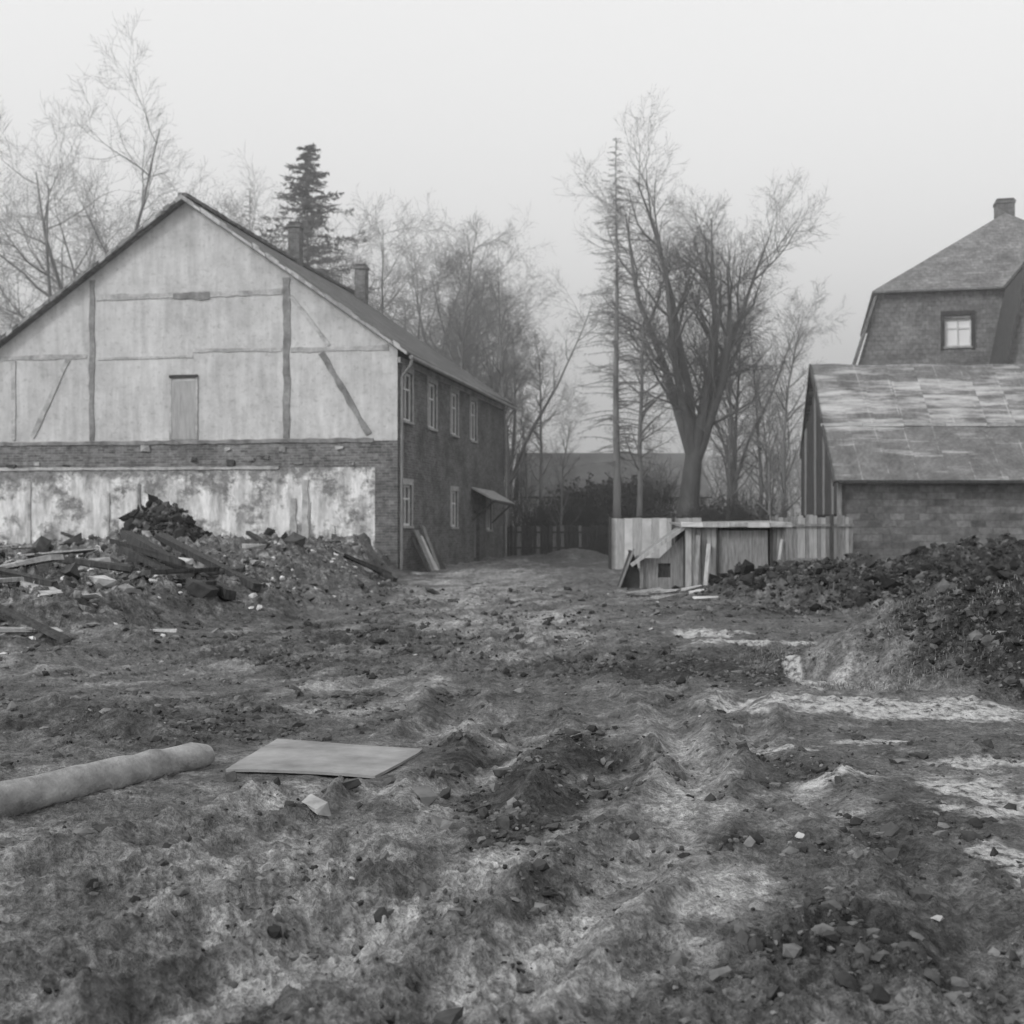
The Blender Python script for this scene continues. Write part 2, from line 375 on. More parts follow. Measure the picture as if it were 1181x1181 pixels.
def m_clod(x,y):
    sn,li,da,ru=attrs(x,y,0);_,_,c=masks(x,y)
    return np.clip(.03+1.0*da+.2*c,0,1)*(fbm(x*3,y*3,3,93)>.47)*(1-.8*sn)*(np.abs(x)<.55*y+1)*(blob(x,y,-1.25,8.65,.7,.8)<=0)
x,y=sample(20000,(-9,9),(3.5,30),m_clod);scatter('mud_clods',x,y,np.minimum(.005+rng.pareto(2.6,len(x))*.007,.030)*(1+.07*y),'clod',sink=.45,flat=.8)
x,y=sample(6800,(-20,0),(13.4,43),lambda x,y:masks(x,y)[0]*(.25+.75*(fbm(x*1.3,y*1.3,3,94)>.48)));scatter('rubble_pile',x,y,np.minimum(.03+rng.pareto(2.3,len(x))*.034,.28),'rubble',flat=.65)
x,y=sample(260,(-9,9),(4.6,30),lambda x,y:np.full(np.shape(x),.5)*(np.abs(x)<.5*y));scatter('scattered_stones',x,y,np.minimum(.010+rng.pareto(2.4,len(x))*.010,.035)*(1+.04*y),'stonel',sink=.4,flat=.6)
x,y=sample(5000,(3,15),(20,33),lambda x,y:masks(x,y)[1]);scatter('earth_heap',x,y,np.minimum(.025+rng.pareto(2.5,len(x))*.028,.18),'earth',flat=.8)
x,y=sample(1700,(-11,-7.4),(31.2,34.6),lambda x,y:blob(x,y,-9.1,33,1.35,1.4)>0);scatter('debris_heap',x,y,np.minimum(.03+rng.pareto(3,len(x))*.05,.22),'earth',flat=.9)
x,y=sample(6500,(3.2,10),(10.5,20),lambda x,y:np.maximum(blob(x,y,5.9,12.9,2.0,2.2),blob(x,y,8.4,18,3,2.6)*.8)>.08);scatter('earth_heap.001',x,y,np.minimum(.010+rng.pareto(2.6,len(x))*.013,.08),'earth',flat=.8)
def blades(name,xs,ys,L,w,mat,lean=.8):
    n=len(xs);zs=H(xs,ys);a=rng.uniform(0,6.28,n);t=rng.uniform(.2,1.4,n)*lean
    dx=np.cos(a)*np.sin(t);dy=np.sin(a)*np.sin(t);dz=np.cos(t);px=-np.sin(a)*w;py=np.cos(a)*w
    b=np.stack([xs,ys,zs-.01],-1);l=L[:,None]
    p1=b+np.stack([px,py,0*px],-1);p2=b-np.stack([px,py,0*px],-1)
    mid=b+np.stack([dx*.45,dy*.45,dz*.6],-1)*l;q1=mid+np.stack([px,py,0*px],-1)*.7;q2=mid-np.stack([px,py,0*px],-1)*.7
    tip=b+np.stack([dx,dy,dz*.7],-1)*l
    V=np.stack([p1,p2,q2,q1,tip],1).reshape(-1,3);k=np.arange(n)*5
    F=[(i,i+1,i+2,i+3) for i in k.tolist()]+[(i+3,i+2,i+4) for i in k.tolist()]
    me=bpy.data.meshes.new(name);me.from_pydata(V.tolist(),[],F);me.materials.append(M[mat]);o=bpy.data.objects.new(name,me);S.collection.objects.link(o)
x,y=sample(7000,(2.6,8),(11.2,17),lambda x,y:(blob(x,y,4.0,14.1,1.5,2.4)>.05)*(.15+.85*(fbm(x*1.7,y*1.7,3,90)>.5)))
blades('matted_straw',x,y,rng.uniform(.03,.12,len(x)),.0035,'straw',1.1)
x,y=sample(4500,(-16,-1.5),(15,41),lambda x,y:masks(x,y)[0]*(fbm(x*1.2,y*1.2,3,91)>.52))
blades('weeds',x,y,rng.uniform(.05,.26,len(x)),.007,'straw',.9)
x,y=sample(2500,(5,14),(22,44),lambda x,y:(fbm(x*1.2,y*1.2,3,92)>.5)*1.0)
blades('weeds.001',x,y,rng.uniform(.05,.22,len(x)),.007,'straw',.9)
# ------------------------------------------------------------------ left house
th=math.radians(-10.6)
LH=empty('half_timbered_house',(-3.67,41,0),th)
W=14.54;D=18;E=7.2;R=12.24
mb=MB()
mb.face([(-W,0,-.5),(-.75,0,-.5),(-.75,0,3.4),(-W,0,3.4)],'white')
mb.face([(-.75,0,-.5),(0,0,-.5),(0,0,3.4),(-.75,0,3.4)],'brick')
mb.face([(-W,0,3.4),(0,0,3.4),(0,0,4.25),(-W,0,4.25)],'band')
mb.face([(-W,0,4.25),(0,0,4.25),(0,0,E),(-W/2,0,R),(-W,0,E)],'plaster')
ops=[(.6,1.75,4.95,6.55),(3.95,5.05,4.95,6.55),(7.4,8.5,4.95,6.55),(10.8,11.9,4.95,6.55),
     (.6,1.7,1.5,2.85),(7.4,8.4,1.45,2.8),(11.5,12.6,-.05,2.1),(14,15,1.3,2.6)]
wall(mb,(0,0,0),(0,1,0),D,-.5,E,ops,.22,(-1,0,0),'brick')
mb.face([(0,D,-.5),(-W,D,-.5),(-W,D,E),(-W/2,D,R),(0,D,E)],'brick');mb.face([(-W,D,-.5),(-W,0,-.5),(-W,0,E),(-W,D,E)],'brick')
mb.obj('walls',LH)
mb=MB()
for i,p in enumerate(ops):
    if i==6: continue
    window(mb,(0,0,0),(0,1,0),(-1,0,0),*p,.12)
mb.obj('windows',LH)
mb=MB();mb.box(-.22,-.17,11.5,12.6,-.3,2.1,'woodd');mb.box(-.165,-.14,11.55,12.02,.15,2.0,'wood');mb.box(-.165,-.14,12.08,12.55,.15,2.0,'wood');mb.obj('door',LH)
mb=MB()
for a,b_,c,d in [o for i,o in enumerate(ops) if i!=6]:
    mb.box(.003,.03,a-.16,a,c,d,'conc');mb.box(.003,.03,b_,b_+.16,c,d,'conc');mb.box(.003,.04,a-.16,b_+.16,d+.003,d+.2,'conc')
mb.box(.003,.09,0.02,D-.02,E-.45,E-.28,'timber');mb.obj('window_surrounds',LH)
mb=MB();y1=-.004;y0=-.03
def gb(s0,z0,s1,z1,w,k='timber'):
    a=Vector((-s0,0,z0));b_=Vector((-s1,0,z1));d=(b_-a).normalized();n=Vector((-d.z,0,d.x))*w/2
    seg=max(2,int((b_-a).length/.3));prev=None
    for i in range(seg+1):
        p=a+(b_-a)*i/seg;q=(p-n*random.uniform(.65,1.25),p+n*random.uniform(.65,1.25))
        if prev:
            c=[(prev[0].x,y1,prev[0].z),(q[0].x,y1,q[0].z),(q[0].x,y0,q[0].z),(prev[0].x,y0,prev[0].z)]
            c2=[(prev[1].x,y1,prev[1].z),(q[1].x,y1,q[1].z),(q[1].x,y0,q[1].z),(prev[1].x,y0,prev[1].z)]
            mb.hexa(c+c2,k)
        prev=q
gb(10.62,4.35,10.62,9.75,.2,'timber2');gb(3.74,4.35,3.74,9.6,.23,'timber2');y0=-.026
gb(3.9,9.15,10.45,9.15,.2);y0=-.024;gb(.3,7.23,3.6,7.23,.18);gb(3.9,7.25,7,7.3,.12);gb(10.8,7.2,14.2,7.2,.16);gb(7,7.1,10.4,7.1,.08)
y0=-.035;gb(2.55,7.12,.95,4.45,.19,'timber2');gb(11.5,7.1,12.8,4.5,.17);gb(3.6,9.0,2.3,7.35,.13);gb(13.5,4.4,13.5,7.1,.15)
gb(6.4,9.08,7.7,9.13,.24,'timber2')
y0=-.045;gb(.8,4.27,14.4,4.27,.14,'timber2');gb(4,3.4,14.4,3.42,.1)
gb(12.9,.8,12.9,3.0,.12);gb(8.9,1.0,8.9,2.9,.1,'timber2');gb(3.1,.3,3.1,3.0,.24);gb(3.5,.3,3.5,2.4,.2);gb(10.0,.9,10.0,2.6,.07)
mb.obj('timber_frame',LH)
mb=MB();mb.box(-7.74,-6.9,-.03,-.004,4.36,6.3,'door');mb.box(-7.82,-7.745,-.04,-.004,4.36,6.4,'timber');mb.box(-6.895,-6.82,-.04,-.004,4.36,6.4,'timber')
mb.box(-7.82,-6.82,-.06,-.004,6.4,6.5,'woodd');mb.obj('loft_door',LH)
mb=MB()
for s in np.arange(1,14,.55):
    if random.random()<.35: continue
    s+=random.uniform(-.25,.25);z_=random.uniform(3.45,4.0);mb.box(-s-random.uniform(.06,.25),-s+.1,-.06,-.004,z_,z_+random.uniform(.06,.2),random.choice(['woodd','band','timber','wood']),.03)
mb.obj('joist_ends',LH)
mb=MB();sl=(R-E)/(W/2)
def roofside(sg):
    n=12;ex=.45
    for i in range(n):
        ya=-.28+(D+.56)*i/n;yb=-.28+(D+.56)*(i+1)/n
        sa=-.06*math.sin(math.pi*(i)/n);sb=-.06*math.sin(math.pi*(i+1)/n)
        xr=-W/2;xe=-W/2+sg*(W/2+ex);ze=E-sl*ex+.14
        q=[(xr,ya,R+.14+sa),(xe,ya,ze+sa),(xe,yb,ze+sb),(xr,yb,R+.14+sb)]
        mb.slab(q,.12,'roof')
roofside(1);roofside(-1);mb.obj('roof',LH)
mb=MB()
for sg in (1,-1):
    x0=-W/2;L=W/2+.4;n=34
    for i in range(n):
        a=L*i/n;b_=L*(i+1)/n-.01;zz=lambda q:R-sl*q
        j=random.uniform(-.05,.05);k=random.choice(['conc','timber','timber','metal','slab'] if sg>0 else ['roof','timber','timber2','wood'])
        mb.hexa([(x0+sg*a,-.36+j*.5,zz(a)+.02),(x0+sg*b_,-.36+j*.5,zz(b_)+.02),(x0+sg*b_,-.29,zz(b_)+.02),(x0+sg*a,-.29,zz(a)+.02),
                 (x0+sg*a,-.36+j*.5,zz(a)+.16+j),(x0+sg*b_,-.36+j*.5,zz(b_)+.16+j),(x0+sg*b_,-.29,zz(b_)+.16+j),(x0+sg*a,-.29,zz(a)+.16+j)],k)
for i in range(60): mb.box(-W/2-.14,-W/2+.14,-.28+i*.309,-.28+i*.309+.29,R+.12-.06*math.sin(math.pi*i/60),R+.24-.06*math.sin(math.pi*i/60),'roof',.015)
mb.obj('verge_and_ridge',LH)
mb=MB()
zg=E-.45*sl;mb.tube([(.5,-.2,zg),(.52,9,zg-.03),(.5,D+.2,zg-.06)],[.07]*3,'metal',8)
mb.tube([(.5,-.05,zg-.05),(.45,-.05,zg-.25),(.12,.12,zg-.6),(.1,.12,.1)],[.05]*4,'wood',8)
mb.tube([(.5,D,zg-.1),(.12,D-.15,zg-.6),(.1,D-.15,.1)],[.055]*3,'metal',8)
mb.obj('gutter_and_downpipes',LH)
def chimney(name,x,y,zb,zt,w,par,k='brick'):
    mb=MB();mb.box(x-w,x+w,y-w,y+w,zb,zt-.25,k,.01);mb.box(x-w-.05,x+w+.05,y-w-.05,y+w+.05,zt-.235,zt-.1,k);mb.box(x-w+.02,x+w-.02,y-w+.02,y+w-.02,zt-.099,zt,'woodd');mb.obj(name,par)
chimney('chimney',-W/2,10.4,11.6,13.95,.24,LH);chimney('chimney_rear',-6.5,17,11,13.5,.25,LH)
mb=MB();mb.slab([(.05,10.9,3.05),(1.0,10.8,2.55),(1.0,15.2,2.45),(.05,15.3,3.0)],.07,'conc');mb.beam((.9,11,2.45),(.05,11,1.7),.06,.06,'woodd');mb.beam((.9,15,2.4),(.05,15,1.6),.06,.06,'woodd')
mb.beam((.95,10.8,2.47),(.95,15.2,2.37),.06,.1,'woodd');mb.obj('door_canopy',LH)
mb=MB();c,s_=math.cos(th),math.sin(th)
def LW(x,y): return (-3.67+c*x-s_*y,41+s_*x+c*y)
for i,(t,w,h_,k) in enumerate([(1.7,.28,1.35,'wood'),(2.2,.3,1.15,'slab'),(2.6,.22,1.5,'wood'),(1.2,.2,1.1,'woodd'),(3.2,.35,.9,'woodd')]):
    p=LW(.75,t);q=LW(.12,t+.15);zb=float(H(p[0],p[1]));mb.beam((p[0],p[1],zb-.03),(q[0],q[1],h_),w,.03,k,.01)
mb.obj('leaning_boards')
# ------------------------------------------------------------------ right barn
BA=empty('stone_barn',(10.8,43,0),0)
mb=MB();X2=17
wall(mb,(.35,.35,0),(1,0,0),X2,-.4,3.3,[],.2,(0,1,0),'stone')
mb.face([(.35,.35,-.4),(.75,7.8,-.4),(.75,7.8,4.6),(.55,4,7.15),(.35,.35,3.3)],'woodd')
mb.face([(.75,7.8,-.4),(X2,7.8,-.4),(X2,7.8,4.6),(.75,7.8,4.6)],'stone');mb.face([(X2+.3,.4,-.4),(X2+.3,7.8,-.4),(X2+.3,7.8,4.6),(X2+.3,4,7.1),(X2+.3,.4,3.3)],'stone')
mb.obj('walls',BA)
mb=MB();n=18
for i in range(n):
    xa=(X2+.6)*i/n;xb=(X2+.6)*(i+1)/n
    l0=.18 if i==0 else 0;d0=.035*math.sin(i*1.9);d1=.035*math.sin((i+1)*1.9)
    mb.slab([(xa+l0,4,7.42+d0),(xa,-.15,3.02+d0*.6),(xb,-.15,3.02+d1*.6),(xb,4,7.42+d1)],.1,'felt')
    mb.slab([(xa+l0,4,7.42+d0),(xa+(.78 if i==0 else 0),8.2,4.3),(xb,8.2,4.3),(xb,4,7.42+d1)],.1,'felt')
mb.obj('roof',BA)
mb=MB()
mb.beam((-.03,-.2,2.9),(.15,4,7.36),.05,.22,'slated');mb.beam((.15,4,7.36),(.75,8.25,4.25),.05,.22,'slated')
for i in range(18):
    t=i/18;yy=.4+t*7.3;x0=.30+t*.4
    ztop=3.3+ (yy-.4)/3.6*3.7 if yy<4 else 7.0-(yy-4)/3.8*2.5
    mb.box(x0-.03,x0-.005,yy,yy+.36,1.9,ztop-.1,random.choice(['woodd','woodd','wood']),.012)
mb.box(0.2,.33,.2,.33,-.2,3.1,'wood');mb.beam((.1,-.21,2.98),(X2,-.21,2.98),.05,.1,'woodd')
for i in range(12): mb.beam((i*1.45,1.70,5.03+random.uniform(-.02,.02)),(i*1.45+1.43,1.70,5.03+random.uniform(-.02,.02)),.08,.10,random.choice(['slab','conc','slab']))
mb.obj('boarding_and_trim',BA)
# ------------------------------------------------------------------ back right house
HB=empty('mansard_house',(23.2,58.5,0),math.radians(-13));HB.scale=(.94,1,1)
mb=MB()
wall(mb,(-8,0,0),(1,0,0),16,-.3,7.6,[],.2,(0,1,0),'plaster')
o=(4.5,5.75,9.75,11.05)
ow=[o[0]-7.95,o[1]-7.95,o[2],o[3]]
xl=lambda z:-8.0+(z-7.6)*(1.45/4.82)
zs_=[7.6,ow[2],ow[3],12.42]
for i in range(3):
    za,zb=zs_[i],zs_[i+1];rows=[(xl(za),xl(zb),ow[0],ow[0]),(ow[1],ow[1],-xl(za),-xl(zb))]
    if i!=1: rows.append((ow[0],ow[0],ow[1],ow[1]))
    for a_,at,b_,bt in rows: mb.face([(a_,0,za),(b_,0,za),(bt,0,zb),(at,0,zb)],'slate')
for p,q in (((ow[0],ow[2]),(ow[0],ow[3])),((ow[1],ow[2]),(ow[1],ow[3])),((ow[0],ow[2]),(ow[1],ow[2])),((ow[0],ow[3]),(ow[1],ow[3]))):
    mb.face([(p[0],0,p[1]),(q[0],0,q[1]),(q[0],.2,q[1]),(p[0],.2,p[1])],'woodd')
mb.face([(-8,0,-.3),(-8,14,-.3),(-8,14,7.6),(-8,0,7.6)],'plaster');mb.obj('walls',HB)
mb=MB()
for sg in (-1,1):
    mb.slab([(sg*6.7,-.25,12.5),(sg*8.15,-.25,8.2),(sg*8.15,14,8.2),(sg*6.7,14,12.5)],.15,'slate')
    mb.slab([(0,4,16.75),(sg*6.9,-.35,12.4),(sg*6.9,14,12.4),(0,14,16.75)],.12,'slate')
mb.slab([(0,4,16.75),(-6.9,-.4,12.4),(6.9,-.4,12.4),(0,4.01,16.75)],.12,'slate')
mb.obj('roof',HB)
mb=MB();window(mb,(-7.95,0,0),(1,0,0),(0,1,0),*o,.16,'curtain')
mb.box(ow[0]-.18,ow[0]-.01,-.06,-.004,9.6,11.2,'woodd');mb.box(ow[1]+.01,ow[1]+.18,-.06,-.004,9.6,11.2,'woodd');mb.box(ow[0]-.18,ow[1]+.18,-.07,-.004,11.203,11.4,'woodd');mb.obj('window',HB)
chimney('chimney',.1,5,15.8,17.6,.45,HB)
mb=MB()
P=[(-1.9,-6,6.0),(-.7,-6,12.3),(3.2,-6,13.4),(6.7,-6,6)]
mb.face(P,'slate');mb.face([(-1.9,-6,0),(6.7,-6,0),(6.7,-6,6),(-1.9,-6,6)],'plaster');mb.face([(-1.9,-6,0),(-1.9,0,0),(-1.9,0,6),(-1.9,-6,6)],'plaster')
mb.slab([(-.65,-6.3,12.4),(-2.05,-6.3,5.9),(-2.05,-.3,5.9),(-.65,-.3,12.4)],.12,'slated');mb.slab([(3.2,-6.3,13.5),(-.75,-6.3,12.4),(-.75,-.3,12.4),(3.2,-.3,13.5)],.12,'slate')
mb.slab([(3.2,-6.3,13.5),(6.9,-6.3,6),(6.9,-.3,6),(3.2,-.3,13.5)],.12,'slate');mb.obj('cross_wing',HB)
# ------------------------------------------------------------------ wooden shed, fences
SH=empty('wooden_shed',(4.16,30.7,0),0)
mb=MB()
x=0.0
while x<.75:
    w=random.uniform(.1,.16);mb.box(x,x+w-.012,0,.025,-.05,1.48,random.choice(['wood','woodl','wood','woodd']),.008);x+=w
mb.box(.8,1.98,.0,.03,.05,1.42,'wood',.01)
x=2.06
while x<2.36:
    w=random.uniform(.1,.14);mb.box(x,x+w-.012,0,.025,-.05,1.5,'wood',.008);x+=w
for i in range(14): mb.box(-.02,.005,.03+i*.14,.03+i*.14+.13,-.05,1.5,'woodd',.006)
for i in range(14): mb.box(2.37,2.395,.03+i*.14,.03+i*.14+.13,-.05,1.5,'wood',.006)
mb.box(-.02,2.39,1.99,2.02,-.05,1.5,'wood')
for xx in (.74,2.02): mb.box(xx,xx+.06,-.06,-.003,0,1.5,'woodd',.006)
mb.beam((2.3,-.08,1.2),(2.1,-.25,.0),.07,.04,'woodl')
mb.beam((.55,-.08,1.1),(.42,-.3,0),.1,.03,'woodl');mb.beam((.3,-.08,1.3),(.22,-.2,0),.12,.03,'wood')
mb.obj('board_walls',SH)
mb=MB();mb.slab([(-.12,-.18,1.56),(2.5,-.18,1.60),(2.5,2.2,1.66),(-.12,2.2,1.62)],.04,'wood')
for i in range(5): mb.box(-.13+i*.53,-.13+(i+1)*.53-.01,-.22,-.183,1.5,1.61,random.choice(['slab','woodl','conc']),.012)
mb.obj('roof',SH)
mb=MB()
wall(mb,(-1.05,.25,0),(1,0,0),1.03,-.1,.75,[(.42,.72,.28,.62)],.05,(0,1,0),'wood')
mb.face([(-.6,.248,.75),(-.02,.248,.75),(-.02,.248,1.3)],'wood')
mb.box(-.66,-.3,.32,.36,.2,.7,'woodd')
mb.slab([(-.02,.1,1.5),(-1.25,.1,.62),(-1.25,1.5,.62),(-.02,1.5,1.5)],.035,'wood')
mb.beam((-1.3,.05,.58),(.0,.05,1.5),.05,.09,'woodl');mb.box(-1.07,-1.0,.18,.24,-.1,.75,'wood')
mb.obj('lean_to_hutch',SH)
DK=MB();bx,by=2.95,31.2
z0=float(H(bx,by))-.05
DK.slab([(bx,by,z0+.95),(bx-.32,by,z0),(bx-.32,by+1,z0),(bx,by+1,z0+.95)],.03,'woodd');DK.slab([(bx-.01,by,z0+.95),(bx+.3,by,z0),(bx+.3,by+1,z0),(bx-.01,by+1,z0+.95)],.03,'woodd')
DK.face([(bx-.29,by+.1,z0),(bx+.27,by+.1,z0),(bx,by+.1,z0+.88)],'slated');DK.beam((bx-.36,by-.03,z0),(bx+.02,by-.03,z0+1.0),.05,.05,'wood');DK.obj('kennel')
def fence(name,p0,p1,h,mats,bw=.15,j=.03,gap=.01,rails=True):
    mb=MB();a=Vector((*p0,0));b_=Vector((*p1,0));L=(b_-a).length;d=(b_-a)/L;n=Vector((-d.y,d.x,0));t=0
    while t<L:
        w=bw*random.uniform(.8,1.2);p=a+d*t;q=a+d*min(t+w-gap,L);z=float(H(p.x,p.y));hh=h+random.uniform(-j,j);k=random.choice(mats)
        l=random.uniform(-.012,.012)
        mb.hexa([(p.x,p.y,z-.1),(q.x,q.y,z-.1),(q.x+n.x*.025,q.y+n.y*.025,z-.1),(p.x+n.x*.025,p.y+n.y*.025,z-.1),
                 (p.x+l,p.y,hh),(q.x+l,q.y,hh+l),(q.x+l+n.x*.025,q.y+n.y*.025,hh+l),(p.x+l+n.x*.025,p.y+n.y*.025,hh)],k);t+=w
    if rails:
        for zz in (.4,h-.3): mb.beam(a-n*.05+Vector((0,0,zz)),b_-n*.05+Vector((0,0,zz)),.05,.08,mats[0])
    t=0
    while t<=L: 
        p=a+d*t-n*.1;mb.box(p.x-.05,p.x+.05,p.y-.05,p.y+.05,-.1,h+.05,'woodd');t+=2.2
    return mb.obj(name)
fence('board_fence',(3.45,45),(6.6,44.6),1.76,['woodl','woodl','slab'],.3,.02,.006,False)
fence('plank_fence',(8.4,42.2),(11.35,42.6),1.82,['wood','wood','woodl'],.14,.06)
fence('garden_fence',(-.3,62),(5.2,61),1.45,['woodd','woodd','wood'],.2,.05,.03)
fence('garden_fence.001',(5.3,61),(10.5,56),1.3,['woodd','wood'],.14,.1,.05)
# ------------------------------------------------------------------ loose things
cor=[(-1.83,8.2),(-.85,7.98),(-.62,9.02),(-1.70,9.3)]
mb=MB();z=sorted(float(H(a,b)) for a in np.linspace(-1.7,-.8,6) for b in np.linspace(8.2,9.1,6));zz=z[-2]+.014
NS=6;g=[[None]*(NS+1) for _ in range(NS+1)]
for i in range(NS+1):
    for j in range(NS+1):
        u,v=i/NS,j/NS;px=(cor[0][0]*(1-u)+cor[1][0]*u)*(1-v)+(cor[3][0]*(1-u)+cor[2][0]*u)*v;py=(cor[0][1]*(1-u)+cor[1][1]*u)*(1-v)+(cor[3][1]*(1-u)+cor[2][1]*u)*v
        e=.008 if i in(0,NS) or j in(0,NS) else 0
        g[i][j]=(px+random.uniform(-e,e),py+random.uniform(-e,e),zz+.012*math.sin(u*3+v*2)+random.uniform(-.001,.001))
for i in range(NS):
    for j in range(NS):
        q=[g[i][j],g[i+1][j],g[i+1][j+1],g[i][j+1]];mb.face(q,'sheet')
for k_ in range(NS):
    for a,b_ in ((g[k_][0],g[k_+1][0]),(g[k_][NS],g[k_+1][NS]),(g[0][k_],g[0][k_+1]),(g[NS][k_],g[NS][k_+1])):
        mb.face([a,b_,(b_[0],b_[1],b_[2]-.018),(a[0],a[1],a[2]-.018)],'sheet')
mb.obj('fibre_cement_sheet')
mb=MB();pts=[];rad=[]
for i in range(30):
    t=i/29;x=-2.02-1.75*t;y=8.5-3.2*t;pts.append((x+random.uniform(-.006,.006),y,float(H(-2.9,6.9))*.5+.035+random.uniform(-.005,.005)));rad.append(.10+.02*t+random.uniform(-.006,.006))
rad[0]*=.7;rad[1]*=.93
mb.tube(pts,rad,'post',14,j=.07);mb.obj('fallen_post',smooth=True)
mb=MB()
def drop(mb,x0,y0,x1,y1,l0,l1,w,h,k,j=.03):
    mb.beam((x0,y0,float(H(x0,y0))+l0),(x1,y1,float(H(x1,y1))+l1),w,h,k,j)
drop(mb,-7.6,25.2,-4.6,21.0,.35,.12,.2,.16,'woodd');drop(mb,-6.9,25,-4.3,21.6,.3,.1,.14,.12,'woodd');drop(mb,-7.5,24,-5.6,21.8,.1,.3,.1,.1,'woodd');drop(mb,-6.2,22.6,-4.7,22.5,.1,.25,.12,.08,'woodd');drop(mb,-7,23,-5.4,22,.25,.05,.16,.1,'woodd')
drop(mb,-8.6,25.4,-7.0,26.2,.2,.1,.12,.1,'woodd');drop(mb,-5.9,20.6,-5.1,21.9,.1,.2,.2,.06,'woodd');drop(mb,-6.6,22.2,-4.9,20.9,.1,.2,.25,.05,'woodd')
mb.obj('charred_beams')
mb=MB()
for a in [(-7.8,18.2,-5.6,16.9,.12,.05,.14,.05,'wood'),(-8.2,19.5,-6.6,18.6,.1,.15,.2,.05,'conc'),(-7,20.8,-6.1,19.3,.1,.1,.18,.05,'wood'),(-6.6,17.6,-6.1,16.9,.1,.05,.3,.06,'conc'),(-8,21.5,-6.3,21.2,.1,.2,.12,.1,'woodd'),(-10,26,-7.8,25.2,.1,.1,.2,.06,'wood'),(-12,30,-9.8,29.4,.1,.2,.2,.06,'wood'),(-7.4,17.9,-6.2,17.4,.2,.1,.1,.08,'woodd'),(-7.9,17.2,-6.6,17.6,.05,.15,.09,.06,'wood'),(-6.9,16.2,-5.4,15.6,.08,.08,.14,.06,'woodd'),(-6.6,15.4,-5.7,16.1,.06,.1,.22,.05,'conc')]: drop(mb,*a)
for i in range(70):
    x,y=[float(q[0]) for q in sample(1,(-16,-2),(14.5,38),lambda x,y:masks(x,y)[0])];a=random.uniform(0,6.28);l=random.uniform(.3,1.3)
    drop(mb,x,y,x+l*math.cos(a),y+l*math.sin(a)*.8,random.uniform(0,.12),random.uniform(.0,.3),random.uniform(.05,.16),random.uniform(.025,.09),random.choice(['woodd','wood','woodd','woodl']))
for p,q in [((-5.9,37,.7),(-5.85,37.2,2.2)),((-5.2,38,.6),(-5.3,38.3,1.5)),((-9.4,33,1.4),(-9.7,33.2,2.2))]: mb.tube([p,q],[.03,.02],'wood',5)
mb.obj('broken_boards')
mb=MB()
for i in range(11):
    x=random.uniform(2.5,4.6);y=random.uniform(26,29.8);z=float(H(x,y))+.04;a=random.uniform(-.5,.5);l=random.uniform(.25,.8)
    mb.beam((x-l*math.cos(a)/2,y-l*math.sin(a)/2,z),(x+l*math.cos(a)/2,y+l*math.sin(a)/2,z+.05),random.uniform(.08,.3),.05,random.choice(['slab','woodl','conc','wood']),.03)
mb.obj('debris_slabs')
mb=MB()
for i in range(9):
    x=random.uniform(-1.2,.2);y=random.uniform(6.4,7.6) if i<5 else random.uniform(10,13);z=float(H(x,y))-.005;a=random.uniform(0,3.14)
    mb.beam((x-.08*math.cos(a),y-.08*math.sin(a),z),(x+.08*math.cos(a),y+.08*math.sin(a),z+random.uniform(-.02,.03)),.08,.05,random.choice(['clod','stonel']),.022)
mb.obj('scattered_bricks')
# ------------------------------------------------------------------ trees
def tubes_to_mesh(name,br,mat,leaves=None,leafmat=None):
    Vs=[];Fs=[];n0=0
    for P,Rr,k in br:
        P=np.array(P);Rr=np.array(Rr);d=np.gradient(P,axis=0);d/=np.linalg.norm(d,axis=1)[:,None]+1e-9
        r=np.cross(d,(.13,.31,.94));r/=np.linalg.norm(r,axis=1)[:,None]+1e-9;u=np.cross(r,d)
        a=np.arange(k)*2*np.pi/k
        V=P[:,None,:]+(r[:,None,:]*np.cos(a)[None,:,None]+u[:,None,:]*np.sin(a)[None,:,None])*Rr[:,None,None]
        m=len(P);i=np.arange(m-1)[:,None]*k;j=np.arange(k)[None];j2=(j+1)%k
        F=np.stack([i+j,i+j2,i+k+j2,i+k+j],-1).reshape(-1,4)+n0;Vs.append(V.reshape(-1,3));Fs.append(F);n0+=m*k
    V=np.concatenate(Vs);F=np.concatenate(Fs);nb=len(F)
    if leaves is not None:
        L=np.array(leaves).reshape(-1,3);m=len(L)//4;F=np.concatenate([F,np.arange(m*4).reshape(-1,4)+n0]);V=np.concatenate([V,L])
    me=bpy.data.meshes.new(name);me.vertices.add(len(V));me.vertices.foreach_set('co',V.ravel());me.loops.add(F.size);me.loops.foreach_set('vertex_index',F.ravel().astype(np.int32))
    me.polygons.add(len(F));me.polygons.foreach_set('loop_start',np.arange(0,F.size,4,dtype=np.int32));me.update(calc_edges=True)
    me.materials.append(M[mat])
    if leafmat:
        me.materials.append(M[leafmat]);mi=np.zeros(len(F),np.int32);mi[nb:]=1;me.polygons.foreach_set('material_index',mi)
    me.polygons.foreach_set('use_smooth',np.ones(len(F),bool));return me
def nrm(a): return a/(np.linalg.norm(a)+1e-9)
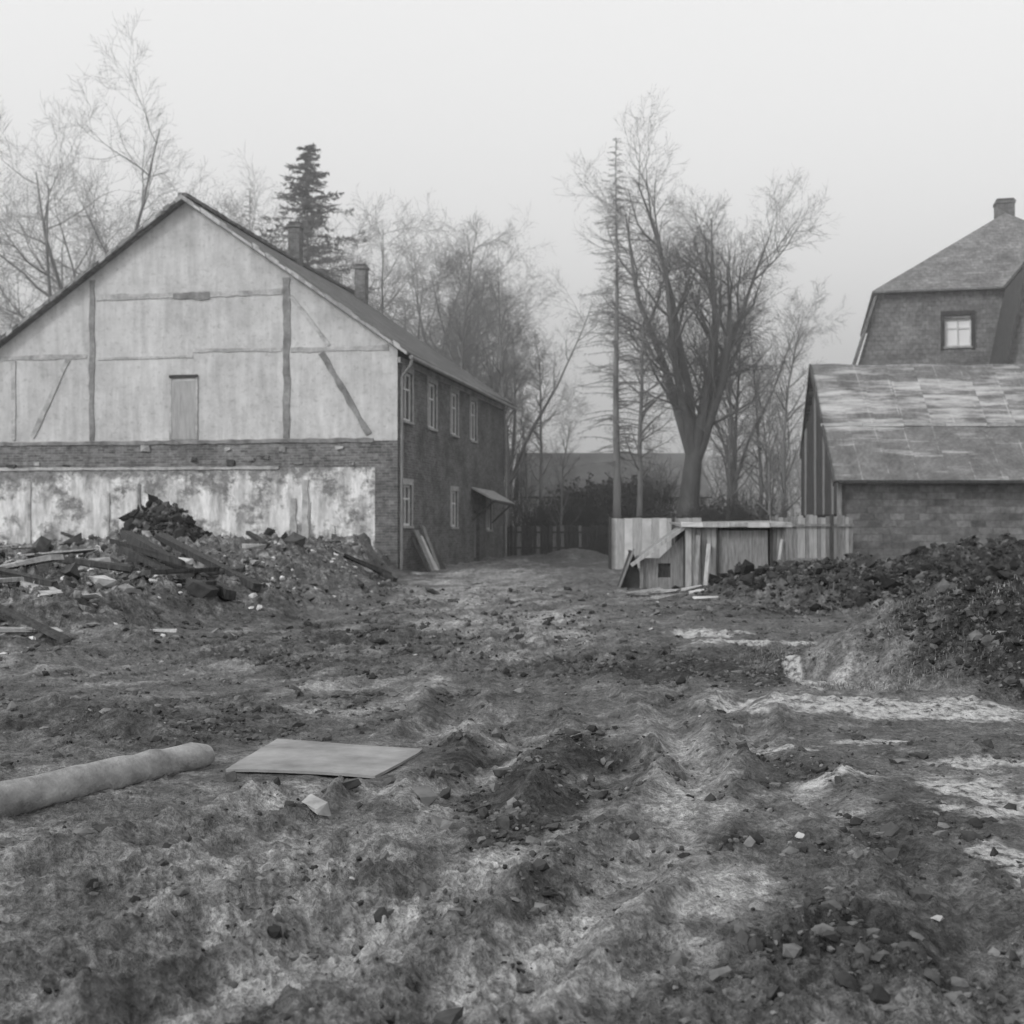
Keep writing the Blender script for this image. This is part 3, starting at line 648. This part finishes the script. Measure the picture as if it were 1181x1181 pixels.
def grow(rs,br,p,d,L,r,lv,spec):
    s=spec[lv];n=s['n'];P=[p.copy()];Rr=[r];D=[d];q=p.copy()
    for i in range(n):
        d=nrm(d+rs.normal(0,s['wob'],3)+np.array([0,0,s['up']]));q=q+d*L/n;P.append(q.copy());D.append(d);Rr.append(max(r*(1-s['tap']*(i+1)/n),.005))
    br.append((P,Rr,s['k']))
    if lv+1>=len(spec): return
    c=spec[lv+1];m=c['num'];az0=rs.uniform(0,6.28)
    for i in range(m):
        t=c['t0']+(1-c['t0'])*(i+rs.uniform(0,1))/m;t=min(t,.999);f=t*n;ii=int(f);ff=f-ii
        pp=P[ii]*(1-ff)+P[min(ii+1,n)]*ff;dd=D[min(ii+1,n)];rr=Rr[ii]*(1-ff)+Rr[min(ii+1,n)]*ff
        if c.get('gold'):
            az=az0+i*2.4;ax=nrm(np.cross(dd,np.array([math.cos(az),math.sin(az),0])))
        else: ax=nrm(np.cross(dd,rs.normal(0,1,3)))
        an=math.radians(rs.uniform(*c['ang']));nd=dd*math.cos(an)+ax*math.sin(an)
        grow(rs,br,pp,nrm(nd),c['len']*rs.uniform(.75,1.15)*(1-c.get('sh',.4)*t),min(rr*.75,c['r']*rs.uniform(.8,1.2)),lv+1,spec)
def beech(seed,Hh,r0,trunk=.3,stems=5,spread=(12,38),mat='bark',twigr=.009,name='t',dens=1,top=.6,up=.07):
    rs=np.random.default_rng(seed);br=[]
    spec=[dict(n=8,wob=.03,up=.05,tap=.35,k=10),
          dict(n=9,wob=.08,up=up,tap=.88,k=7,num=stems,t0=.72,ang=spread,len=Hh*top,r=r0*.5,sh=.0,gold=1),
          dict(n=6,wob=.13,up=.08,tap=.85,k=5,num=int(10*dens),t0=.12,ang=(30,68),len=Hh*.25,r=r0*.15,sh=.4),
          dict(n=5,wob=.15,up=.03,tap=.8,k=4,num=int(7*dens),t0=.15,ang=(25,60),len=Hh*.125,r=r0*.05,sh=.4),
          dict(n=4,wob=.16,up=.02,tap=.7,k=3,num=6,t0=.15,ang=(25,60),len=Hh*.06,r=twigr*1.6,sh=.3),
          dict(n=2,wob=.15,up=.0,tap=.5,k=3,num=5,t0=.2,ang=(20,55),len=Hh*.03,r=twigr,sh=.2)]
    grow(rs,br,np.array([0,0,-.3]),np.array([0,0,1.]),Hh*trunk,r0,0,spec)
    P,Rr,k=br[0];Rr[0]*=1.5;Rr[1]*=1.12
    return tubes_to_mesh(name,br,mat)
def slender(seed,Hh,r0,name,mat='bark',ang=(35,65),blen=.22,t0=.25,up=.06):
    rs=np.random.default_rng(seed);br=[]
    spec=[dict(n=14,wob=.035,up=.04,tap=.93,k=7),
          dict(n=6,wob=.12,up=up,tap=.85,k=4,num=34,t0=t0,ang=ang,len=Hh*blen,r=r0*.3,sh=.6),
          dict(n=4,wob=.14,up=.04,tap=.8,k=3,num=8,t0=.15,ang=(25,60),len=Hh*.08,r=.016,sh=.4),
          dict(n=3,wob=.16,up=.03,tap=.7,k=3,num=7,t0=.15,ang=(25,60),len=Hh*.035,r=.009,sh=.3)]
    grow(rs,br,np.array([0,0,-.3]),np.array([0,0,1.]),Hh,r0,0,spec);return tubes_to_mesh(name,br,mat)
def conifer(seed,Hh,r0,wid,name,foliage=True,zmin=.12,irr=.35,tp=1.9):
    rs=np.random.default_rng(seed);br=[];lv=[];P=[];Rr=[]
    for i in range(13): t=i/12;P.append((math.sin(i)*.03,math.cos(i*1.7)*.03,Hh*t-.2*(i==0)));Rr.append(max(r0*(1-t),.02))
    br.append((P,Rr,8));nB=330 if foliage else 230
    for i in range(nB):
        t=zmin+(1-zmin)*(i+rs.uniform())/nB;z=Hh*t;a=rs.uniform(0,6.28)
        L=wid*(min(1,(1-t)*tp+.12))*rs.uniform(1-irr*1.6,1.1)
        if foliage and rs.uniform()<.12: continue
        d=np.array([math.cos(a),math.sin(a),.45 if foliage else .25]);p=np.array([0,0,z]);pts=[p.copy()];n=6
        for j in range(n): d=nrm(d+np.array([0,0,-.10 if j<4 else .06])+rs.normal(0,.08,3));p=p+d*L/n;pts.append(p.copy())
        br.append((pts,list(np.linspace((.045 if foliage else .022)*(1-t)+.012,.006,n+1)),3))
        for j in range(1,n+1):
            for s in range(5):
                q=pts[j]-(pts[j]-pts[j-1])*rs.uniform();sd=nrm(np.cross(d,(0,0,1)))*rs.choice([-1,1]);e=nrm(sd+d*.6+rs.normal(0,.25,3)+np.array([0,0,-.1]))
                l=L*.25*rs.uniform(.4,1);br.append(([q,q+e*l*.5,q+e*l+np.array([0,0,-.1*l])],[.008,.006,.004],3))
                if foliage:
                    for m in range(4):
                        c=q+e*l*rs.uniform(.1,1);u=nrm(e+rs.normal(0,.5,3))*rs.uniform(.08,.24);w=nrm(np.cross(u,rs.normal(0,1,3)))*rs.uniform(.015,.045)
                        lv+=[c-u-w*.3,c-u*.1+w*-1,c+u,c-u*.1+w]
    return tubes_to_mesh(name,br,'barkl',lv if foliage else None,'needle' if foliage else None)
def shrub(seed,Hh,name,mat='brush',nst=40,spread=.7,leaves=False):
    rs=np.random.default_rng(seed);br=[];lv=[]
    spec=[dict(n=5,wob=.14,up=.05,tap=.8,k=4),dict(n=4,wob=.16,up=.05,tap=.8,k=3,num=7,t0=.2,ang=(20,55),len=Hh*.4,r=.014,sh=.4),
          dict(n=3,wob=.18,up=.03,tap=.7,k=3,num=6,t0=.1,ang=(25,60),len=Hh*.18,r=.008,sh=.3)]
    for i in range(nst):
        a=rs.uniform(0,6.28);p=np.array([math.cos(a),math.sin(a),0])*rs.uniform(0,.5)*Hh*spread;p[2]=-.1
        grow(rs,br,p,nrm(np.array([math.cos(a)*rs.uniform(0,spread),math.sin(a)*rs.uniform(0,spread),1])),Hh*rs.uniform(.6,1),.026,0,spec)
    if leaves:
        for P,_,_ in br[::2]:
            for m in range(3):
                c=P[-1]*.6+P[0]*.4+rs.normal(0,.08,3);u=nrm(rs.normal(0,1,3))*.08;w=nrm(np.cross(u,rs.normal(0,1,3)))*.05
                lv+=[c-u,c-w,c+u,c+w]
    return tubes_to_mesh(name,br,mat,lv if leaves else None,mat if leaves else None)
def place(name,me,x,y,sc=1,rot=0,zs=1):
    o=bpy.data.objects.new(name,me);S.collection.objects.link(o);o.location=(x,y,float(H(x,y))-.05);o.scale=(sc,sc,sc*zs);o.rotation_euler[2]=rot;return o
B1=beech(3,22.5,.70,.27,7,(7,27),'bark',name='beech_mesh',dens=1.0,top=.60,up=.06,twigr=.010)
B2=beech(11,24,.42,.25,6,(10,34),'barkl',name='ash_mesh',dens=.9,twigr=.010)
B3=beech(23,20,.30,.3,4,(8,30),'barkl',name='maple_mesh',dens=.9,twigr=.010)
S1=slender(5,17,.2,'slender_mesh','barkl');S2=slender(8,14,.16,'sapling_mesh','barkl',(25,50),.3,.15,.12)
LA=conifer(4,21,.24,2.3,'larch_mesh',False,.22);FI=conifer(6,24,.3,4.6,'fir_mesh',True,.2,.42,2.6);FI2=conifer(9,18,.28,2.6,'spruce_mesh',True,.1,.4)
place('beech_tree',B1,8.9,66,.92,.6,1)
place('larch_tree',LA,4.9,60,.94,0)
place('fir_tree',FI,-12.0,75,.99,1)
place('ash_tree',B2,-20.2,64,1.0,.4)
place('ash_tree.001',B2,-17.0,76,.95,2.4)
place('ash_tree.002',B2,-29,68,.7,4.1)
place('ash_tree.003',B2,-24.5,80,1.0,5.3)
place('ash_tree.004',B2,-5.2,88,.98,3.2)
place('maple_tree',B3,-4.6,70,.97,.3)
place('maple_tree.001',B3,-7.8,78,1.05,1.9)
place('maple_tree.002',B3,-.2,66,.74,3.3)
place('maple_tree.003',B3,-2.6,80,.9,5.0)
place('maple_tree.004',B3,-24.5,58,.58,5.6)
place('maple_tree.005',B3,12.9,74,.74,2.6)
place('maple_tree.006',B3,-1.6,72,.82,1.2)
place('maple_tree.007',B3,-16.2,62,.9,4.2)
place('young_ash_tree',S1,-.3,63,.85,1);place('young_ash_tree.001',S1,6.3,64,.9,2.2);place('young_ash_tree.002',S1,11.8,68,.8,3.9)
place('young_ash_tree.003',S1,1.8,76,.7,5.1);place('young_ash_tree.004',S1,14.4,74,.8,.4);place('young_ash_tree.005',S1,-8.8,68,.9,.9);place('young_ash_tree.006',S1,-2.9,66,1.0,2.9)
place('sapling',S2,11.8,58,.6,0);place('sapling.001',S2,13.3,64,.9,1.4);place('sapling.002',S2,2.2,62,.5,2);place('sapling.003',S2,10.8,65,.85,3);place('sapling.004',S2,.8,66,.55,4);place('sapling.005',S2,15.5,76,.8,5.2)
place('spruce_tree',FI2,31.5,100,1.12,0)
place('larch_tree.001',LA,-16.8,82,1.1,1)
SHm=[shrub(1,2.2,'bramble_mesh','brush',46,.8,True),shrub(2,3,'hazel_mesh','brush',34,.55)]
k=0
for x,y,s,t in [(2.6,66,1.0,0),(4.4,65,1.2,0),(6.2,66,1.15,0),(8,64,.95,0),(1.2,64,1,1),(3.2,63,1.0,1),(9.8,63,1.0,1),(11.3,62,1,1),(7.1,62.5,.8,0),(5.2,63.3,.9,0),(-.2,70,1.1,1),(12.6,64,1,1),(9.6,60,.7,0),(7.4,68,1.2,1),(5.6,69,1.3,0),(10.8,67,1.2,0),(6.6,61.6,.8,0),(8.9,61.5,.8,0),(4.0,67.5,1.3,0),(11.9,66,1.1,0)]:
    place('shrub' if k==0 else 'shrub.%03d'%k,SHm[t],x,y,s,k*1.3);k+=1
def distant():
    rs=np.random.default_rng(77);br=[]
    spec=[dict(n=6,wob=.05,up=.04,tap=.9,k=4),dict(n=4,wob=.12,up=.1,tap=.8,k=3,num=14,t0=.25,ang=(25,55),len=4,r=.05,sh=.5),dict(n=3,wob=.15,up=.04,tap=.7,k=3,num=9,t0=.1,ang=(25,60),len=1.7,r=.02,sh=.3)]
    for i in range(100):
        x=rs.uniform(-62,62);y=rs.uniform(105,155);grow(rs,br,np.array([x,y,-.3]),np.array([0,0,1.]),rs.uniform(6,11),.17,0,spec)
    return tubes_to_mesh('distant_trees',br,'barkl')
o=bpy.data.objects.new('distant_trees',distant());S.collection.objects.link(o)
def hills():
    xs=np.linspace(-900,900,120);ys=np.linspace(260,700,30);X,Y=np.meshgrid(xs,ys)
    Z=np.sin(np.clip((Y-260)/440,0,1)*np.pi)*(16+16*fbm(X*.006,Y*.006,4,99))+fbm(X*.05,Y*.05,3,98)*4-3
    n=len(xs);F=[(j*n+i,j*n+i+1,(j+1)*n+i+1,(j+1)*n+i) for j in range(len(ys)-1) for i in range(n-1)]
    me=bpy.data.meshes.new('hills');me.from_pydata(np.stack([X,Y,Z],-1).reshape(-1,3).tolist(),[],F);me.materials.append(M['hill']);me.polygons.foreach_set('use_smooth',[True]*len(F))
    S.collection.objects.link(bpy.data.objects.new('hills',me))
hills()
DH=empty('distant_house',(6.8,84,0),.05)
mb=MB();wall(mb,(-6,0,0),(1,0,0),12,-.3,3.4,[(1.5,2.5,1.2,2.4),(5,6,1.2,2.4),(8.5,9.5,1.2,2.4)],.2,(0,1,0),'plaster')
for a in (1.5,5,8.5): window(mb,(-6,0,0),(1,0,0),(0,1,0),a,a+1,1.2,2.4,.2)
mb.face([(-6,0,-.3),(-6,8,-.3),(-6,8,3.4),(-6,4,6.2),(-6,0,3.4)],'plaster');mb.face([(6,0,-.3),(6,8,-.3),(6,8,3.4),(6,4,6.2),(6,0,3.4)],'plaster');mb.obj('walls',DH)
mb=MB();mb.slab([(-6.3,4,6.4),(-6.3,-.4,3.3),(6.3,-.4,3.3),(6.3,4,6.4)],.12,'distant');mb.slab([(-6.3,4,6.4),(-6.3,8.4,3.3),(6.3,8.4,3.3),(6.3,4,6.4)],.12,'distant');mb.obj('roof',DH)
# ------------------------------------------------------------------ light mist (real scattering volume over the site)
mb=MB();mb.box(-160,160,22,330,-3,46,'slab');mo=mb.obj('mist')
mm=bpy.data.materials.new('mist');mm.use_nodes=True;nt=mm.node_tree;nt.nodes.clear()
out=nt.nodes.new('ShaderNodeOutputMaterial');vs=nt.nodes.new('ShaderNodeVolumeScatter');vs.inputs['Color'].default_value=(1,1,1,1);vs.inputs['Density'].default_value=.0045;vs.inputs['Anisotropy'].default_value=.6
nt.links.new(vs.outputs[0],out.inputs['Volume']);mo.data.materials.clear();mo.data.materials.append(mm)
# ------------------------------------------------------------------ light, sky, camera
sun_el=math.radians(34);sun_az=math.radians(234)
w=bpy.data.worlds.new('World');S.world=w;w.use_nodes=True;nt=w.node_tree
bg=nt.nodes['Background'];sk=nt.nodes.new('ShaderNodeTexSky');sk.sky_type='NISHITA';sk.sun_disc=False;sk.sun_elevation=sun_el;sk.sun_rotation=sun_az
sk.air_density=1.0;sk.dust_density=4;sk.ozone_density=1
hs=nt.nodes.new('ShaderNodeHueSaturation');hs.inputs['Saturation'].default_value=0
nt.links.new(sk.outputs[0],hs.inputs['Color'])
mx=nt.nodes.new('ShaderNodeMix');mx.data_type='RGBA';mx.inputs[0].default_value=.6;mx.inputs[7].default_value=(8.9,8.9,8.9,1)
nt.links.new(hs.outputs[0],mx.inputs[6]);nt.links.new(mx.outputs[2],bg.inputs['Color']);bg.inputs['Strength'].default_value=.15
sd=bpy.data.lights.new('sun','SUN');sd.energy=1.5;sd.angle=math.radians(10);so=bpy.data.objects.new('sun',sd);S.collection.objects.link(so)
dirv=Vector((math.sin(sun_az)*math.cos(sun_el),math.cos(sun_az)*math.cos(sun_el),math.sin(sun_el)))
so.rotation_euler=dirv.to_track_quat('Z','Y').to_euler();so.location=(0,-10,30)
cd=bpy.data.cameras.new('camera');cd.lens=45;cd.sensor_width=36;cd.clip_end=5000;cam=bpy.data.objects.new('camera',cd);S.collection.objects.link(cam)
cam.location=(0,0,1.6);cam.rotation_euler=(math.radians(90.485),0,0);cd.clip_start=.05
cd.dof.use_dof=True;cd.dof.focus_distance=8;cd.dof.aperture_fstop=3.2
S.camera=cam
S.view_settings.view_transform='Standard';S.view_settings.look='None';S.view_settings.exposure=0
